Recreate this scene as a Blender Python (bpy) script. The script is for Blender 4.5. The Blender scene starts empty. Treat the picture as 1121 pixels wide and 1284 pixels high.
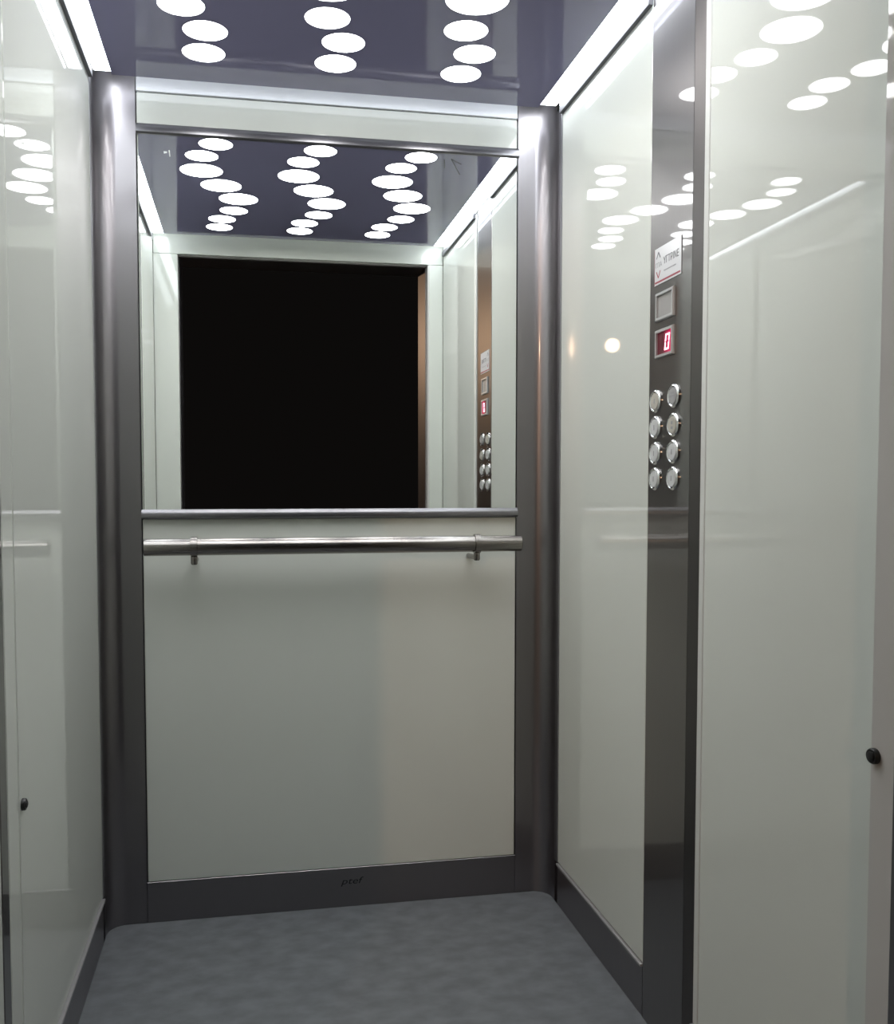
import bpy, bmesh, math
from mathutils import Vector, Matrix

scene = bpy.context.scene
COL = scene.collection

# ---------------------------------------------------------------- camera, world, light, exposure
W, H = 1121.0, 1284.0
F, YAW, PITCH, ROLL = 1101.99, 0.1733, 0.0464, -0.0016
CAM = Vector((0.2603, -2.2629, 1.0905))
PPX, PPY = 503.95, 669.0
fwd = Vector((math.sin(YAW) * math.cos(PITCH), math.cos(YAW) * math.cos(PITCH), -math.sin(PITCH)))
rgt = Vector((math.cos(YAW), -math.sin(YAW), 0))
upv = rgt.cross(fwd)
r2 = rgt * math.cos(ROLL) + upv * math.sin(ROLL)
u2 = upv * math.cos(ROLL) - rgt * math.sin(ROLL)
cd = bpy.data.cameras.new('camera')
cd.sensor_fit = 'HORIZONTAL'
cd.sensor_width = 36.0
cd.lens = F / W * 36.0
cd.shift_x = (W / 2 - PPX) / W
cd.shift_y = (PPY - H / 2) / W
cd.clip_start = 0.02
cam = bpy.data.objects.new('camera', cd)
COL.objects.link(cam)
m3 = Matrix((r2, u2, -fwd)).transposed()
cam.matrix_world = Matrix.Translation(CAM) @ m3.to_4x4()
scene.camera = cam

world = bpy.data.worlds.new('dark_lobby')
scene.world = world
world.use_nodes = True
bg = world.node_tree.nodes['Background']
bg.inputs[0].default_value = (1.0, 0.86, 0.8, 1)
bg.inputs[1].default_value = 0.004

# warm lamp of the lobby, outside the car on the left
ld = bpy.data.lights.new('lobby_lamp', 'POINT')
ld.energy = 185.0
ld.color = (1.0, 0.64, 0.4)
ld.shadow_soft_size = 0.08
lo = bpy.data.objects.new('lobby_lamp', ld)
lo.location = (-2.34, -7.5, 2.8)
COL.objects.link(lo)

LAMP_E = 15.3      # ceiling lights
STRIP_E = 11.0      # cove strips

vs = scene.view_settings
vs.view_transform = 'Standard'
vs.look = 'None'
vs.gamma = 1.0
vs.use_curve_mapping = False
vs.exposure = 0.0
scene.cycles.max_bounces = 14
scene.cycles.glossy_bounces = 10
scene.cycles.diffuse_bounces = 6
scene.cycles.sample_clamp_indirect = 6.0

# ---------------------------------------------------------------- dimensions of the car (metres)
XL, XR = -0.0939, 1.0588          # side walls
PL, PR = 0.0, 0.9673              # back wall field between the corner trims
ZK = 0.104                        # top of the kick plates
ZRAIL = 2.068                     # top rail of the side walls
ZC = 2.0656                       # ceiling panel
ZV = 2.135                        # roof over the cove
YF = -1.33                        # front wall, inner face
YS = -0.083                       # where the side panels start
YC1, YC2 = -0.592, -0.797         # control column on the right wall
RC = 0.046                        # radius of the corner coves


# ---------------------------------------------------------------- materials
def mat(name, color, rough=0.4, metal=0.0, spec=0.5, ior=1.5, aniso=0.0, coat=0.0, coat_rough=0.03):
    m = bpy.data.materials.new(name)
    m.use_nodes = True
    b = m.node_tree.nodes['Principled BSDF']
    b.inputs['Base Color'].default_value = (*color, 1)
    b.inputs['Roughness'].default_value = rough
    b.inputs['Metallic'].default_value = metal
    b.inputs['IOR'].default_value = ior
    b.inputs['Specular IOR Level'].default_value = spec
    b.inputs['Anisotropic'].default_value = aniso
    b.inputs['Coat Weight'].default_value = coat
    b.inputs['Coat Roughness'].default_value = coat_rough
    return m


def noise_to(m, sock, lo_v, hi_v, scale=(1, 1, 1), nscale=5.0, detail=3.0):
    """Object-space noise driving a socket of the material's shader."""
    nt = m.node_tree
    b = nt.nodes['Principled BSDF']
    tc = nt.nodes.new('ShaderNodeTexCoord')
    mp = nt.nodes.new('ShaderNodeMapping')
    mp.inputs['Scale'].default_value = scale
    nz = nt.nodes.new('ShaderNodeTexNoise')
    nz.inputs['Scale'].default_value = nscale
    nz.inputs['Detail'].default_value = detail
    nt.links.new(tc.outputs['Object'], mp.inputs[0])
    nt.links.new(mp.outputs[0], nz.inputs['Vector'])
    if isinstance(lo_v, tuple):
        cr = nt.nodes.new('ShaderNodeValToRGB')
        cr.color_ramp.elements[0].position = 0.32
        cr.color_ramp.elements[1].position = 0.68
        cr.color_ramp.elements[0].color = (*lo_v, 1)
        cr.color_ramp.elements[1].color = (*hi_v, 1)
        nt.links.new(nz.outputs['Fac'], cr.inputs[0])
        nt.links.new(cr.outputs[0], b.inputs[sock])
    else:
        mr = nt.nodes.new('ShaderNodeMapRange')
        mr.inputs['To Min'].default_value = lo_v
        mr.inputs['To Max'].default_value = hi_v
        nt.links.new(nz.outputs['Fac'], mr.inputs['Value'])
        nt.links.new(mr.outputs[0], b.inputs[sock])
    return nz


def emit(name, color, strength):
    m = bpy.data.materials.new(name)
    m.use_nodes = True
    b = m.node_tree.nodes['Principled BSDF']
    b.inputs['Base Color'].default_value = (0.8, 0.8, 0.8, 1)
    b.inputs['Roughness'].default_value = 0.5
    b.inputs['Emission Color'].default_value = (*color, 1)
    b.inputs['Emission Strength'].default_value = strength
    return m


M = {}
M['glass'] = mat('white_back_painted_glass', (0.69, 0.71, 0.655), 0.025)
M['satin_white'] = mat('satin_white_edge', (0.66, 0.665, 0.635), 0.4)
M['profile'] = mat('grey_edge_profile', (0.36, 0.355, 0.37), 0.38, 1.0)
M['lip'] = mat('pale_aluminium', (0.42, 0.41, 0.42), 0.4, 0.3)
noise_to(M['glass'], 'Roughness', 0.015, 0.03, (1, 1, 1), 3.0)
M['steel'] = mat('dark_brushed_steel', (0.25, 0.236, 0.245), 0.36, 1.0, coat=0.35, coat_rough=0.07)
noise_to(M['steel'], 'Roughness', 0.31, 0.41, (60, 60, 1.5), 6.0)
M['cop'] = mat('polished_dark_steel', (0.165, 0.155, 0.15), 0.36, 1.0, coat=0.9, coat_rough=0.03)
noise_to(M['cop'], 'Roughness', 0.32, 0.4, (60, 60, 1.5), 6.0)
M['edge'] = mat('dark_steel_edge', (0.135, 0.126, 0.122), 0.4, 1.0)
M['rail'] = mat('grey_top_rail', (0.13, 0.13, 0.14), 0.5)
M['bright'] = mat('brushed_stainless', (0.31, 0.29, 0.27), 0.34, 1.0)
noise_to(M['bright'], 'Roughness', 0.18, 0.32, (1.5, 80, 80), 6.0)
M['frame'] = mat('satin_aluminium', (0.24, 0.235, 0.245), 0.32, 1.0)
M['white_metal'] = mat('pale_cove_metal', (0.82, 0.83, 0.85), 0.3, 0.5)
M['bezel'] = mat('pale_bezel', (0.5, 0.5, 0.5), 0.35, 0.4)
M['chrome'] = mat('chrome', (0.8, 0.8, 0.8), 0.1, 1.0)
M['mirror'] = mat('silvered_mirror', (0.93, 0.95, 0.94), 0.0, 1.0)
M['ceil'] = mat('glossy_dark_ceiling_sheet', (0.25, 0.24, 0.37), 0.05, 0.0, 0.5, 1.7)
M['void'] = mat('white_cove_paint', (0.8, 0.8, 0.8), 0.6)
M['back'] = mat('dark_backing', (0.03, 0.03, 0.032), 0.5)
M['jamb'] = mat('light_satin_jamb', (0.6, 0.585, 0.56), 0.04)
M['floor'] = mat('grey_vinyl', (0.2, 0.21, 0.22), 0.55)
noise_to(M['floor'], 'Base Color', (0.142, 0.148, 0.16), (0.195, 0.207, 0.221), (1, 1.5, 1), 17.0, 9.0)
M['lobby'] = mat('dark_lobby_floor', (0.06, 0.058, 0.055), 0.5)
M['rubber'] = mat('black_rubber', (0.008, 0.008, 0.008), 0.45)
M['cap'] = mat('grey_button_cap', (0.6, 0.61, 0.61), 0.3)
M['cap_warm'] = mat('cream_button_cap', (0.5, 0.48, 0.42), 0.3)
M['cap_dark'] = mat('grey_symbol_cap', (0.36, 0.36, 0.36), 0.3)
M['ink'] = mat('grey_ink', (0.12, 0.12, 0.13), 0.5)
M['ink_light'] = mat('pale_ink', (0.33, 0.33, 0.34), 0.5)
M['red'] = mat('dull_red_ink', (0.32, 0.05, 0.07), 0.5)
M['sheet'] = mat('white_laminated_sheet', (0.72, 0.72, 0.73), 0.12)
M['blank'] = mat('grey_window', (0.36, 0.35, 0.34), 0.25)
M['etch'] = mat('black_etching', (0.012, 0.012, 0.014), 0.5)
M['scratch'] = mat('dark_scratch', (0.05, 0.055, 0.06), 0.6)
M['smudge'] = mat('pale_smudge', (0.75, 0.77, 0.78), 0.6)
M['lamp'] = emit('ceiling_light_diffuser', (0.985, 0.99, 1.0), LAMP_E)
M['strip'] = emit('cove_strip_diffuser', (0.9, 0.955, 1.0), STRIP_E)
M['strip_back'] = emit('rear_strip_diffuser', (0.9, 0.955, 1.0), STRIP_E * 0.4)
M['digit'] = emit('lit_digit', (1.0, 0.42, 0.55), 2.2)
# display glass: dark red, brighter towards the digit (a lit screen)
M['screen'] = emit('red_screen', (0.8, 0.0, 0.1), 0.55)
_nt = M['screen'].node_tree
_b = _nt.nodes['Principled BSDF']
_b.inputs['Base Color'].default_value = (0.06, 0.004, 0.01, 1)
_tc = _nt.nodes.new('ShaderNodeTexCoord')
_sp = _nt.nodes.new('ShaderNodeSeparateXYZ')
_mr = _nt.nodes.new('ShaderNodeMapRange')
_mr.inputs['From Min'].default_value = 0.2
_mr.inputs['From Max'].default_value = 0.62
_mr.inputs['To Min'].default_value = 0.75
_mr.inputs['To Max'].default_value = 0.05
_nt.links.new(_tc.outputs['Generated'], _sp.inputs[0])
_nt.links.new(_sp.outputs['Y'], _mr.inputs['Value'])
_nt.links.new(_mr.outputs[0], _b.inputs['Emission Strength'])


# ---------------------------------------------------------------- mesh helpers
def link(name, bm, m, parent=None, smooth=False, origin=None, sharp=38):
    bmesh.ops.recalc_face_normals(bm, faces=bm.faces[:])
    me = bpy.data.meshes.new(name)
    if origin is not None:
        bmesh.ops.translate(bm, vec=-Vector(origin), verts=bm.verts[:])
    bm.to_mesh(me)
    bm.free()
    if smooth:
        for p in me.polygons:
            p.use_smooth = True
        if hasattr(me, 'set_sharp_from_angle'):
            me.set_sharp_from_angle(angle=math.radians(sharp))
    o = bpy.data.objects.new(name, me)
    COL.objects.link(o)
    me.materials.append(m)
    if parent is not None:
        o.parent = parent
        pl = Vector((0, 0, 0))
        q = parent
        while q is not None:
            pl += q.location
            q = q.parent
        o.location = (Vector(origin) if origin is not None else Vector((0, 0, 0))) - pl
    elif origin is not None:
        o.location = origin
    return o


def centre(a, b):
    return ((a[0] + b[0]) / 2, (a[1] + b[1]) / 2, (a[2] + b[2]) / 2)


def add_box(bm, a, b, bev=0.0, seg=2):
    r = bmesh.ops.create_cube(bm, size=1.0)
    vs_ = r['verts']
    c = Vector(centre(a, b))
    s = Vector((abs(b[0] - a[0]), abs(b[1] - a[1]), abs(b[2] - a[2])))
    for v in vs_:
        v.co = Vector((v.co.x * s.x, v.co.y * s.y, v.co.z * s.z)) + c
    if bev > 0:
        es = list({e for v in vs_ for e in v.link_edges})
        bmesh.ops.bevel(bm, geom=es, offset=bev, segments=seg, profile=0.5, affect='EDGES')


def box(name, a, b, m, parent=None, bev=0.0, seg=2):
    bm = bmesh.new()
    add_box(bm, a, b, bev, seg)
    return link(name, bm, m, parent, smooth=bev > 0, origin=centre(a, b))


def add_prism(bm, prof, z0, z1):
    """Closed XY outline extruded from z0 to z1."""
    lo_ = [bm.verts.new((x, y, z0)) for x, y in prof]
    hi_ = [bm.verts.new((x, y, z1)) for x, y in prof]
    n = len(prof)
    for i in range(n):
        bm.faces.new((lo_[i], lo_[(i + 1) % n], hi_[(i + 1) % n], hi_[i]))
    bm.faces.new(lo_[::-1])
    bm.faces.new(hi_)


def add_lathe(bm, prof, axis, org, n=28):
    """Profile (radius, height) turned about an axis ('X','-X','Y','Z','-Z') at org."""
    rings = []
    for r, h in prof:
        ring = []
        for i in range(n):
            t = 2 * math.pi * i / n
            c, s = r * math.cos(t), r * math.sin(t)
            p = {'X': (h, c, s), '-X': (-h, c, s), 'Y': (c, h, s), '-Y': (c, -h, s), 'Z': (c, s, h), '-Z': (c, s, -h)}[axis]
            ring.append(bm.verts.new((org[0] + p[0], org[1] + p[1], org[2] + p[2])))
        rings.append(ring)
    for a, b in zip(rings, rings[1:]):
        for i in range(n):
            bm.faces.new((a[i], a[(i + 1) % n], b[(i + 1) % n], b[i]))
    bm.faces.new(rings[0])
    bm.faces.new(rings[-1])


def add_tube_ring(bm, prof, axis, org, n=28):
    """Closed profile turned about an axis: a ring with a hole."""
    rings = []
    for r, h in prof:
        ring = []
        for i in range(n):
            t = 2 * math.pi * i / n
            c, s = r * math.cos(t), r * math.sin(t)
            p = {'X': (h, c, s), '-X': (-h, c, s), 'Z': (c, s, h), '-Z': (c, s, -h)}[axis]
            ring.append(bm.verts.new((org[0] + p[0], org[1] + p[1], org[2] + p[2])))
        rings.append(ring)
    k = len(rings)
    for j in range(k):
        a, b = rings[j], rings[(j + 1) % k]
        for i in range(n):
            bm.faces.new((a[i], a[(i + 1) % n], b[(i + 1) % n], b[i]))


def side_panel(name, side, y0, y1, z0, z1, m, parent, bev=0.004, drop=0.0025, thick=0.008):
    """Glass sheet on a side wall: flat face with a sloped edge all round. side=+1 right wall, -1 left wall."""
    X = XR if side > 0 else XL
    bm = bmesh.new()
    s = side
    outer_b = [(X + s * thick, y0, z0), (X + s * thick, y1, z0), (X + s * thick, y1, z1), (X + s * thick, y0, z1)]
    outer_f = [(X + s * drop, y, z) for _, y, z in outer_b]
    sy = 1 if y1 > y0 else -1
    inner = [(X, y0 + sy * bev, z0 + bev), (X, y1 - sy * bev, z0 + bev), (X, y1 - sy * bev, z1 - bev), (X, y0 + sy * bev, z1 - bev)]
    R = [[bm.verts.new(p) for p in ring] for ring in (outer_b, outer_f, inner)]
    for a, b in zip(R, R[1:]):
        for i in range(4):
            bm.faces.new((a[i], a[(i + 1) % 4], b[(i + 1) % 4], b[i]))
    bm.faces.new(R[0])
    bm.faces.new(R[2])
    return link(name, bm, m, parent, origin=(X, (y0 + y1) / 2, (z0 + z1) / 2))


def empty(name, loc, label=None, cat=None, group=None):
    o = bpy.data.objects.new(name, None)
    COL.objects.link(o)
    o.empty_display_size = 0.05
    o.location = loc
    if label:
        o['label'] = label
        o['category'] = cat
    if group:
        o['group'] = group
    return o


def tag(o, label, cat, group=None):
    o['label'] = label
    o['category'] = cat
    if group:
        o['group'] = group
    return o


def struct(o, label):
    o['kind'] = 'structure'
    o['label'] = label
    o['category'] = {'wall': 'wall', 'floor': 'floor', 'ceiling': 'ceiling', 'trim': 'trim', 'door': 'door frame'}[o.name.split('_')[0]]
    return o


def text_mesh(name, s, size, m, parent, loc, xdir, zdir, extrude=0.0002, shear=0.0, width=None):
    """Flat raised lettering: local x along xdir, local y along zdir."""
    cu = bpy.data.curves.new(name, 'FONT')
    cu.body = s
    cu.size = size
    cu.extrude = extrude
    cu.shear = shear
    cu.align_x = 'CENTER'
    cu.align_y = 'CENTER'
    cu.resolution_u = 3
    t = bpy.data.objects.new(name + '_source', cu)
    COL.objects.link(t)
    dg = bpy.context.evaluated_depsgraph_get()
    me = bpy.data.meshes.new_from_object(t.evaluated_get(dg))
    bpy.data.objects.remove(t)
    xd, zd = Vector(xdir), Vector(zdir)
    nd = xd.cross(zd)
    k = 1.0
    if width:
        xs = [v.co.x for v in me.vertices]
        k = width / (max(xs) - min(xs))
    for v in me.vertices:
        v.co = xd * v.co.x * k + zd * v.co.y + nd * v.co.z
    me.name = name
    me.materials.clear()
    me.materials.append(m)
    o = bpy.data.objects.new(name, me)
    COL.objects.link(o)
    o.parent = parent
    pl = Vector((0, 0, 0))
    q = parent
    while q is not None:
        pl += q.location
        q = q.parent
    o.location = Vector(loc) - pl
    return o


# ================================================================ STRUCTURE
# floor with the rounded rear corners
def floor_outline():
    pts = [(XL, YF), (XR, YF)]
    n = 8
    for i in range(n + 1):
        t = math.pi / 2 * i / n
        pts.append((XR - RC + RC * math.cos(t), -RC + RC * math.sin(t)))
    for i in range(n + 1):
        t = math.pi / 2 + math.pi / 2 * i / n
        pts.append((XL + RC + RC * math.cos(t), -RC + RC * math.sin(t)))
    return pts


bm = bmesh.new()
add_prism(bm, floor_outline(), -0.03, 0.0)
struct(link('floor', bm, M['floor']), 'mottled grey vinyl floor of the lift car')
struct(box('floor_landing', (-3.5, -6.0, -0.05), (3.5, YF - 0.03, -0.004), M['lobby']), 'dark floor of the lobby outside the lift')
struct(box('floor_sill', (-0.02, YF - 0.03, -0.03), (1.02, YF, 0.0), M['frame']), 'metal door sill across the lift entrance')

# back wall
wb = struct(box('wall_back', (XL - 0.03, 0.008, -0.03), (XR + 0.03, 0.03, ZV), M['back']), 'back wall of the lift car with white panels and a mirror')


def back_panel(name, x0, x1, z0, z1, m, thick=0.008, bev=0.002):
    bm = bmesh.new()
    add_box(bm, (x0, 0.0, z0), (x1, thick, z1), bev, 1)
    return link(name, bm, m, wb, origin=centre((x0, 0, z0), (x1, thick, z1)))


G = 0.002
back_panel('panel', PL + G, PR - G, 1.9895, ZRAIL - 0.002, M['glass'])
back_panel('panel', PL + G, PR - G, ZK + 0.001, 1.0255, M['glass'])
back_panel('panel', PL + G, PR - G, 1.0285, 1.9865, M['glass'])
kb = back_panel('kick_plate', PL - 0.0005, PR + 0.0005, 0.0, ZK, M['steel'], bev=0.001)
text_mesh('lettering', 'ptef', 0.024, M['etch'], kb, (0.5185, -0.0003, 0.0675), (1, 0, 0), (0, 0, 1), 0.0002, 0.25, 0.06)
back_panel('top_rail', PL + 0.0005, PR - 0.0005, ZRAIL, ZV, M['white_metal'], bev=0.002)


# rear corner trims: flat, cove, flat
def corner_trim(name, side):
    X = XR if side > 0 else XL
    s = side
    xe = PR if side > 0 else PL
    o_ = 0.0015
    inner = [(xe - s * 0.0 + s * 0.001, o_)]
    cx, cy = X - s * RC, -RC
    n = 12
    for i in range(n + 1):
        t = math.pi / 2 * i / n
        inner.append((cx + s * RC * math.sin(t), o_ * (1 - i / n) + cy + RC * math.cos(t)))
    inner += [(X, -0.062)]
    outer = [(X + s * 0.02, -0.062), (X + s * 0.02, 0.0079), (xe + s * 0.001, 0.0079)]
    bm = bmesh.new()
    add_prism(bm, inner + outer, 0.0, ZV - 0.0005)
    o = link(name, bm, M['steel'], None, smooth=True)
    bm = bmesh.new()
    ye = YS + (0.001 if s > 0 else -0.003)
    add_prism(bm, [(X - s * 0.001, -0.0625), (X - s * 0.0018, -0.064), (X - s * 0.0018, ye + 0.002), (X - s * 0.0005, ye), (X + s * 0.0078, ye), (X + s * 0.0078, -0.0625)], ZK + 0.008, ZRAIL)
    link('edge_profile', bm, M['profile'], o)
    return o


struct(corner_trim('trim_1', -1), 'dark steel coved corner trim between left wall and back wall')
struct(corner_trim('trim_2', 1), 'dark steel coved corner trim between back wall and right wall')

# right wall
wr = struct(box('wall_right', (XR + 0.008, YF - 0.02, -0.03), (XR + 0.03, 0.008, ZV), M['back']), 'right wall of the lift car with two white glass panels')
side_panel('panel', 1, YS, YC1 - 0.001, ZK + 0.008, ZRAIL, M['glass'], wr, 0.003)
side_panel('panel', 1, YC2 - 0.022, YF + 0.002, ZK + 0.008, ZRAIL, M['glass'], wr, 0.002)
side_panel('panel_edge', 1, YC2 - 0.003, YC2 - 0.0215, ZK + 0.008, ZRAIL, M['satin_white'], wr, 0.002)
side_panel('cove_board', 1, -0.02, YF, ZRAIL + 0.004, ZV - 0.002, M['void'], wr, 0.001)
kr = box('kick_plate', (XR, YC1 + 0.0003, 0.0), (XR + 0.0079, YS + 0.0005, ZK), M['steel'], wr)
box('kick_plate', (XR, YF, 0.0), (XR + 0.0079, YC2, ZK), M['steel'], wr)
box('kick_lip', (XR - 0.005, YC1 + 0.001, ZK + 0.0005), (XR + 0.0079, YS - 0.001, ZK + 0.007), M['lip'], wr, 0.001, 1)
box('kick_lip', (XR - 0.005, YF, ZK + 0.0005), (XR + 0.0079, YC2 - 0.001, ZK + 0.007), M['lip'], wr, 0.001, 1)
box('rail', (XR - 0.009, YC1 + 0.001, ZRAIL - 0.015), (XR + 0.002, YS, ZRAIL + 0.003), M['rail'], wr, 0.001, 1)
box('rail', (XR - 0.009, -1.31, ZRAIL - 0.015), (XR + 0.002, YC2 - 0.006, ZRAIL + 0.003), M['rail'], wr, 0.001, 1)

# left wall
YL1, YL2 = -0.838, -0.901
wl = struct(box('wall_left', (XL - 0.03, YF - 0.02, -0.03), (XL - 0.008, 0.008, ZV), M['back']), 'left wall of the lift car with white glass panels')
side_panel('panel', -1, YS - 0.004, YL1 + 0.0015, ZK + 0.008, ZRAIL, M['glass'], wl, 0.003)
side_panel('joint_strip', -1, YL1 - 0.0015, YL2, ZK + 0.008, ZRAIL, M['glass'], wl, 0.003, 0.002)
side_panel('steel_strip', -1, YL2 - 0.001, YL2 - 0.04, 0.0, ZRAIL, M['cop'], wl, 0.003)
side_panel('panel', -1, YL2 - 0.041, YF + 0.002, ZK + 0.008, ZRAIL, M['glass'], wl, 0.003)
side_panel('cove_board', -1, -0.02, YF, ZRAIL + 0.004, ZV - 0.002, M['void'], wl, 0.001)
box('kick_plate', (XL - 0.0079, YL2, 0.0), (XL, YS - 0.002, ZK), M['steel'], wl)
box('kick_plate', (XL - 0.0079, YF, 0.0), (XL, YL2 - 0.041, ZK), M['steel'], wl)
box('kick_lip', (XL - 0.0079, YL2, ZK + 0.0005), (XL + 0.006, YS - 0.004, ZK + 0.007), M['lip'], wl, 0.001, 1)
box('kick_lip', (XL - 0.0079, YF, ZK + 0.0005), (XL + 0.006, YL2 - 0.041, ZK + 0.007), M['lip'], wl, 0.001, 1)
box('rail', (XL - 0.002, -1.215, ZRAIL - 0.015), (XL + 0.009, YS - 0.004, ZRAIL + 0.003), M['rail'], wl, 0.001, 1)

# front wall: two returns and the header, then the door jambs
wf = struct(box('wall_front', (XL - 0.03, YF - 0.03, 2.03), (XR + 0.03, YF - 0.008, ZV), M['back']), 'front wall of the lift car over and beside the open doorway')
box('panel', (XL + 0.001, YF - 0.008, 0.0), (-0.001, YF, 2.022), M['glass'], wf, 0.001, 1)
box('panel', (1.001, YF - 0.008, 0.0), (XR - 0.001, YF, 2.022), M['glass'], wf, 0.001, 1)
box('panel', (XL + 0.001, YF - 0.008, 2.023), (XR - 0.001, YF, ZV - 0.002), M['glass'], wf, 0.001, 1)
bm = bmesh.new()
YJ = -1.372
YJ2 = -1.53
XJ = 0.9945
prof = [(XL - 0.03, YF - 0.0085), (-0.0005, YF - 0.0085), (0.0, YF - 0.012), (0.0, YJ), (XL - 0.03, YJ)]
add_prism(bm, prof, -0.004, 2.022)
dj = link('door_1', bm, M['jamb'], None)
struct(dj, 'open lift doorway with satin grey jambs')
bm = bmesh.new()
add_prism(bm, [(XR + 0.03, YF - 0.0085), (XJ + 0.002, YF - 0.002), (XJ, YF - 0.004), (XJ, YJ), (XR + 0.03, YJ)], -0.004, 2.022)
link('jamb', bm, M['jamb'], dj)
box('head_jamb', (XL - 0.03, YJ, 2.0225), (XR + 0.03, YF - 0.031, 2.12), M['jamb'], dj)
box('frame_post', (XL - 0.03, YJ2, -0.004), (0.001, YJ - 0.001, 2.021), M['steel'], dj)
box('frame_post', (XJ - 0.001, YJ2, -0.004), (XR + 0.03, YJ - 0.001, 2.021), M['steel'], dj)
box('frame_head', (XL - 0.03, YJ2, 2.0215), (XR + 0.03, YJ - 0.001, 2.12), M['steel'], dj)

# ceiling: roof over the cove, and the hung glossy panel
struct(box('ceiling_void', (XL - 0.03, YF - 0.03, ZV), (XR + 0.03, 0.03, ZV + 0.02), M['void']), 'white roof of the light cove above the hung ceiling')
CX0, CX1, CY0, CY1 = -0.0424, 0.9953, -1.212, -0.081
ce = struct(box('ceiling', (CX0, CY0, ZC), (CX1, CY1, ZC + 0.012), M['ceil']), 'hung glossy dark violet ceiling panel dotted with round lights')
for hx in (0.05, 0.9):
    for hy in (-0.2, -1.1):
        box('hanger', (hx - 0.015, hy - 0.015, ZC + 0.012), (hx + 0.015, hy + 0.015, ZV), M['frame'], ce)

# ================================================================ THINGS
# cove light strips along both sides
for s, lab in ((-1, 'glowing white light strip between the ceiling and the left wall'),
               (1, 'glowing white light strip between the ceiling and the right wall')):
    xa, xb = (XR - 0.062, XR - 0.004) if s > 0 else (XL + 0.004, XL + 0.052)
    t = empty('light_strip', ((xa + xb) / 2, -0.65, ZV), lab, 'light', 'light strips beside the ceiling')
    box('housing', (xa, -1.29, 2.098), (xb, -0.049, ZV - 0.0005), M['void'], t)
    box('diffuser', (xa + 0.001, -1.285, 2.086), (xb - 0.001, -0.05, 2.098), M['strip'], t, 0.002, 1)

t = empty('light_strip', (0.4836, -0.105, ZV), 'added fill light strip hidden above the ceiling edge over the mirror', 'light', 'light strips beside the ceiling')  # unseen extra strip, added to brighten the rail above the mirror
box('housing', (-0.03, -0.125, 2.108), (0.997, -0.095, ZV - 0.0005), M['void'], t)
box('diffuser', (-0.029, -0.124, 2.098), (0.996, -0.096, 2.108), M['strip_back'], t, 0.002, 1)

# ceiling lights: three zigzag rows of nine
LX = [0.173, 0.181, 0.138, 0.131, 0.186, 0.239, 0.222, 0.179, 0.167]
LY = [-0.221, -0.317, -0.410, -0.529, -0.653, -0.774, -0.898, -1.000, -1.098]
LR = [0.0448] * 3 + [0.061] * 3 + [0.0455] * 3
OVAL = (1.04, 0.92, 1.0)   # the openings are slightly wider across the car
ORD = ['first', 'second', 'third', 'fourth', 'fifth', 'sixth', 'seventh', 'eighth', 'ninth']
ROW = ['row nearest the left wall', 'middle row', 'row nearest the control panel']
ring_me, lens_me = {}, {}
for c in range(3):
    for k in range(9):
        r = LR[k]
        size = 'large' if r > 0.055 else 'small'
        pos = (LX[k] + 0.293 * c, LY[k], ZC)
        lab = '%s round ceiling light, %s from the mirror in the %s' % (size, ORD[k], ROW[c])
        t = empty('ceiling_light', pos, lab, 'ceiling light', 'round ceiling lights')
        t.scale = OVAL
        if r not in ring_me:
            bm = bmesh.new()
            add_tube_ring(bm, [(r, 0.0), (r + 0.0012, 0.0), (r + 0.0012, 0.0003), (r + 0.0006, 0.0005), (r, 0.0005)], '-Z', pos, 40)
            a = link('rim', bm, M['rail'], t, True, origin=pos)
            bm = bmesh.new()
            add_lathe(bm, [(r - 0.0001, 0.0), (r - 0.0001, 0.0002), (r - 0.003, 0.0004)], '-Z', pos, 40)
            b = link('diffuser', bm, M['lamp'], t, False, origin=pos)
            ring_me[r], lens_me[r] = a, b
        else:
            for src in (ring_me[r], lens_me[r]):
                o = src.copy()
                o.parent = t
                o.location = (0, 0, 0)
                COL.objects.link(o)

# mirror
YM = -0.010
t = empty('mirror', (0.4836, 0.0, 1.028), 'large silvered wall mirror reflecting the open doorway', 'mirror')
bm = bmesh.new()
add_box(bm, (PL + 0.006, YM, 1.048), (PR - 0.006, -0.0002, 1.966), 0.0, 1)
mg = link('glass', bm, M['mirror'], t, origin=(0.4836, YM / 2, 1.507))


def bar(name, z0, z1, y):
    bm = bmesh.new()
    pr = [(0.0, z0), (y * 0.75, z0), (y, z0 + 0.004), (y, z1 - 0.010), (y * 0.8, z1 - 0.004), (y * 0.6, z1), (0.0, z1)]
    a = [bm.verts.new((PL + 0.001, p[0] - 0.0002, p[1])) for p in pr]
    b = [bm.verts.new((PR - 0.001, p[0] - 0.0002, p[1])) for p in pr]
    n = len(pr)
    for i in range(n):
        bm.faces.new((a[i], a[(i + 1) % n], b[(i + 1) % n], b[i]))
    bm.faces.new(a)
    bm.faces.new(b[::-1])
    return link(name, bm, M['frame'], t, True, origin=(0.4836, 0, z0))


bar('frame_rail', 1.963, 1.988, -0.016)
bar('frame_rail', 1.0265, 1.050, -0.018)


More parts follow.
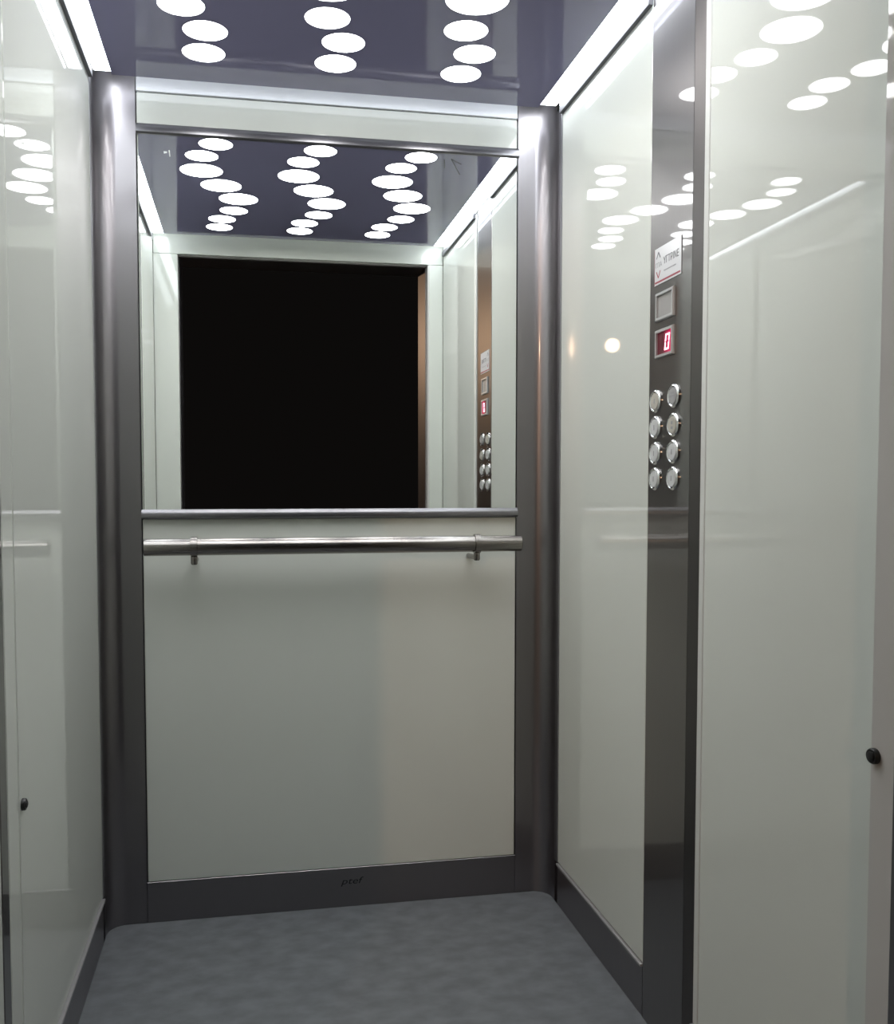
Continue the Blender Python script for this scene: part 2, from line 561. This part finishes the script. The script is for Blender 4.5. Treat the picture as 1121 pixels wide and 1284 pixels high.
def stroke(bm, p, q, w):
    (x0, z0), (x1, z1) = p, q
    d = Vector((x1 - x0, z1 - z0)).normalized()
    nx, nz = -d.y * w / 2, d.x * w / 2
    y0, y1 = YM - 0.0005, YM - 0.0001
    lo_ = [bm.verts.new((x, y0, z)) for x, z in ((x0 + nx, z0 + nz), (x1 + nx * .6, z1 + nz * .6), (x1 - nx * .6, z1 - nz * .6), (x0 - nx, z0 - nz))]
    hi_ = [bm.verts.new((v.co.x, y1, v.co.z)) for v in lo_]
    for i in range(4):
        bm.faces.new((lo_[i], lo_[(i + 1) % 4], hi_[(i + 1) % 4], hi_[i]))
    bm.faces.new(lo_)
    bm.faces.new(hi_[::-1])


for p, q, w in (((0.767, 1.948), (0.7675, 1.926), 0.0022), ((0.786, 1.950), (0.808, 1.912), 0.003), ((0.785, 1.950), (0.812, 1.938), 0.0025)):
    bm = bmesh.new()
    stroke(bm, p, q, w)
    link('scratch', bm, M['scratch'], t, origin=(p[0], YM, p[1]))
for p, q, w in (((0.066, 1.921), (0.074, 1.922), 0.006), ((0.079, 1.927), (0.0805, 1.912), 0.003)):
    bm = bmesh.new()
    stroke(bm, p, q, w)
    link('smudge', bm, M['smudge'], t, origin=(p[0], YM, p[1]))

# handrail
HY, HZ, HR = -0.085, 0.960, 0.0205
t = empty('handrail', (0.4836, 0.0, HZ), 'round brushed steel handrail under the mirror', 'handrail')
bm = bmesh.new()
add_lathe(bm, [(HR - 0.002, 0.0), (HR, 0.0015), (HR, 0.938), (HR - 0.002, 0.9395)], 'X', (0.0135, HY, HZ), 40)
link('tube', bm, M['bright'], t, True, origin=(0.4836, HY, HZ))
for bx in (0.131, 0.836):
    bm = bmesh.new()
    add_lathe(bm, [(HR + 0.0002, 0.0), (HR + 0.004, 0.001), (HR + 0.004, 0.0155), (HR + 0.0002, 0.0165)], 'X', (bx - 0.008, HY, HZ), 40)
    cl = link('bracket', bm, M['bright'], t, True, origin=(bx, HY, HZ))
    bm = bmesh.new()
    add_lathe(bm, [(0.0082, 0.018), (0.0082, 0.040), (0.006, 0.043)], '-Z', (bx, HY, HZ), 20)
    link('stem', bm, M['bright'], cl, True, origin=(bx, HY, HZ))
    bm = bmesh.new()
    add_lathe(bm, [(0.0065, 0.0), (0.0065, -HY + 0.001)], '-Y', (bx, -0.0005, HZ - 0.036), 18)
    link('arm', bm, M['bright'], cl, True, origin=(bx, 0, HZ - 0.036))

# control panel column
t = empty('control_panel', (XR, -0.69, 0.0), 'tall polished dark steel control column with round buttons and red display', 'control panel')
bm = bmesh.new()
prof = [(XR + 0.0075, YC1 - 0.0015), (XR + 0.0005, YC1 - 0.0015), (XR - 0.0005, YC1 - 0.003), (XR - 0.0005, -0.762)]
prof.append((XR + 0.0075, -0.7622))
add_prism(bm, prof, 0.0, ZRAIL - 0.001)
link('faceplate', bm, M['cop'], t, False, origin=(XR, -0.69, 1.0))
bm = bmesh.new()
add_prism(bm, [(XR - 0.0003, -0.7628), (XR + 0.0038, YC2 + 0.004), (XR + 0.0055, YC2 + 0.001), (XR + 0.0077, YC2 + 0.001), (XR + 0.0077, -0.7628)], 0.0, ZRAIL - 0.001)
link('edge_strip', bm, M['edge'], t, False, origin=(XR, -0.78, 1.0))
XP = XR - 0.0007


def square_frame(name, y0, y1, z0, z1, inner_mat, inner_name):
    w, d = 0.006, 0.006
    bm = bmesh.new()
    R = []
    for x, ins in ((XP, 0.0), (XP - d * 0.6, 0.0), (XP - d, 0.0016), (XP - d, w), (XP - 0.0005, w + 0.0005)):
        R.append([bm.verts.new(p) for p in ((x, y0 - ins, z0 + ins), (x, y1 + ins, z0 + ins), (x, y1 + ins, z1 - ins), (x, y0 - ins, z1 - ins))])
    for a, b in zip(R, R[1:]):
        for i in range(4):
            bm.faces.new((a[i], a[(i + 1) % 4], b[(i + 1) % 4], b[i]))
    f = link(name, bm, M['bezel'], t, origin=(XP, (y0 + y1) / 2, (z0 + z1) / 2))
    g = box(inner_name, (XP - 0.0022, y1 + w, z0 + w), (XP, y0 - w, z1 - w), inner_mat, f)
    return f, g


f1, g1 = square_frame('window_frame', -0.628, -0.702, 1.4245, 1.4795, M['blank'], 'window')
f2, g2 = square_frame('display_frame', -0.628, -0.702, 1.3525, 1.4075, M['screen'], 'screen')
# seven-segment zero, slightly slanted (reads along -Y)
zc_, yc_ = 1.380, -0.6745
hw, hh, tk = 0.0085, 0.0145, 0.0034


def seg(bm, pts):
    sh = lambda y, z: y - (z - zc_) * 0.16
    lo_ = [bm.verts.new((XP - 0.0030, sh(y, z), z)) for y, z in pts]
    hi_ = [bm.verts.new((XP - 0.0020, sh(y, z), z)) for y, z in pts]
    n = len(pts)
    for i in range(n):
        bm.faces.new((lo_[i], lo_[(i + 1) % n], hi_[(i + 1) % n], hi_[i]))
    bm.faces.new(lo_)
    bm.faces.new(hi_[::-1])


bm = bmesh.new()
for sy in (1, -1):
    for z0, z1 in ((zc_ - hh, zc_ - 0.0005), (zc_ + 0.0005, zc_ + hh)):
        ya, yb = yc_ + sy * hw, yc_ + sy * (hw - tk)
        seg(bm, [(ya, z0), (yb, z0 + 0.0012), (yb, z1 - 0.0012), (ya, z1)])
for sz in (1, -1):
    za, zb = zc_ + sz * (hh + 0.001), zc_ + sz * (hh - tk * 0.75)
    seg(bm, [(yc_ + hw, za), (yc_ - hw, za), (yc_ - hw + 0.003, zb), (yc_ + hw - 0.003, zb)])
link('digit', bm, M['digit'], f2, origin=(XP, yc_, zc_))

BZ = [1.270, 1.2185, 1.1675, 1.117]
for i, bz in enumerate(BZ):
    for j, by in enumerate((-0.627, -0.7015)):
        org = (XP, by, bz + (0.003 if j and i == 0 else 0.0))
        bm = bmesh.new()
        add_tube_ring(bm, [(0.0228, 0.0), (0.0228, 0.0022), (0.0212, 0.0042), (0.0192, 0.0048), (0.0172, 0.0038), (0.0172, 0.0)], '-X', org, 32)
        b = link('button', bm, M['chrome'], t, True, origin=org)
        bm = bmesh.new()
        add_lathe(bm, [(0.0162, 0.0), (0.0162, 0.0036), (0.0155, 0.0045)], '-X', org, 32)
        cm = M['cap']
        if (i, j) in ((0, 0), (1, 1)):
            cm = M['cap_warm']
        if (i, j) == (0, 1):
            cm = M['cap_dark']
        cp = link('cap', bm, cm, b, True, origin=org)
        bm = bmesh.new()
        xo = XP - 0.0046
        if (i, j) == (0, 1):
            add_box(bm, (xo - 0.0003, by - 0.010, bz + 0.0015), (xo, by + 0.010, bz + 0.0045))
            add_box(bm, (xo - 0.0003, by - 0.006, bz + 0.007), (xo, by + 0.006, bz + 0.011))
        elif (i, j) == (1, 1):
            add_box(bm, (xo - 0.0003, by - 0.004, bz - 0.008), (xo, by + 0.004, bz - 0.003))
            add_box(bm, (xo - 0.0003, by - 0.003, bz + 0.001), (xo, by + 0.003, bz + 0.007))
        else:
            add_box(bm, (xo - 0.0003, by - 0.0015, bz - 0.005), (xo, by + 0.0015, bz + 0.005))
        link('symbol', bm, M['ink_light'], b, origin=org)

# notice stuck above the display
t = empty('notice', (XP, -0.67, 1.497), 'small white notice with arrows and a red line above the display', 'sign')
SY0, SY1, SZ0, SZ1 = -0.615, -0.724, 1.497, 1.568
bm = bmesh.new()
add_box(bm, (XP - 0.0012, SY1, SZ0), (XP - 0.0001, SY0, SZ1), 0.0)
link('sheet', bm, M['sheet'], t, origin=(XP, -0.67, 1.53))
XS = XP - 0.0013


def flat(name, pts, m, w=0.002):
    """Printed line along (y, z) points, lying on the notice."""
    bm = bmesh.new()
    for (y0, z0), (y1, z1) in zip(pts, pts[1:]):
        d = Vector((y1 - y0, z1 - z0)).normalized()
        ny, nz = -d.y * w / 2, d.x * w / 2
        q = [(y0 + ny, z0 + nz), (y1 + ny, z1 + nz), (y1 - ny, z1 - nz), (y0 - ny, z0 - nz)]
        lo_ = [bm.verts.new((XS - 0.0002, a, b)) for a, b in q]
        hi_ = [bm.verts.new((XS, a, b)) for a, b in q]
        for i in range(4):
            bm.faces.new((lo_[i], lo_[(i + 1) % 4], hi_[(i + 1) % 4], hi_[i]))
        bm.faces.new(lo_)
        bm.faces.new(hi_[::-1])
    return link(name, bm, m, t, origin=(XS, pts[0][0], pts[0][1]))


flat('arrow', [(-0.624, 1.548), (-0.632, 1.560), (-0.640, 1.548)], M['ink'], 0.0026)
flat('arrow', [(-0.624, 1.523), (-0.632, 1.510), (-0.640, 1.523)], M['red'], 0.0026)
flat('red_line', [(SY0 - 0.003, 1.502), (SY1 + 0.003, 1.502)], M['red'], 0.0035)
flat('border', [(SY0 - 0.001, 1.4975), (SY0 - 0.001, 1.5675)], M['red'], 0.0008)
text_mesh('lettering', '\u0393\u03a0\u0391', 0.013, M['ink_light'], t, (XS, -0.633, 1.5345), (0, -1, 0), (0, 0, 1), 0.0002, 0.0, 0.026)
text_mesh('lettering', '\u03a5\u0393\u03a4\u03a1\u0399\u039d\u0395', 0.019, M['ink'], t, (XS, -0.684, 1.5375), (0, -1, 0), (0, 0, 1), 0.0002, 0.0, 0.062)
flat('small_print', [(-0.655, 1.519), (-0.704, 1.519)], M['ink_light'], 0.0022)

# photocell plugs at the entrance
for nm, ax, org, lab in (('sensor', 'X', (XL + 0.0002, -0.820, 0.602), 'black round sensor plug on the left white wall panel'),
                         ('sensor', '-X', (XJ - 0.0001, -1.341, 0.776), 'black round sensor plug on the right door jamb')):
    s = 1 if ax == 'X' else -1
    t = empty(nm, org, lab, 'sensor', 'black entrance sensors')
    bm = bmesh.new()
    add_lathe(bm, [(0.0095, 0.0), (0.0095, 0.004), (0.0085, 0.006)], ax, org, 24)
    link('housing', bm, M['rubber'], t, True, origin=org)
    bm = bmesh.new()
    add_lathe(bm, [(0.0060, 0.0), (0.0055, 0.0075), (0.003, 0.0085)], ax, org, 20)
    link('lens', bm, M['rubber'], t, True, origin=org)
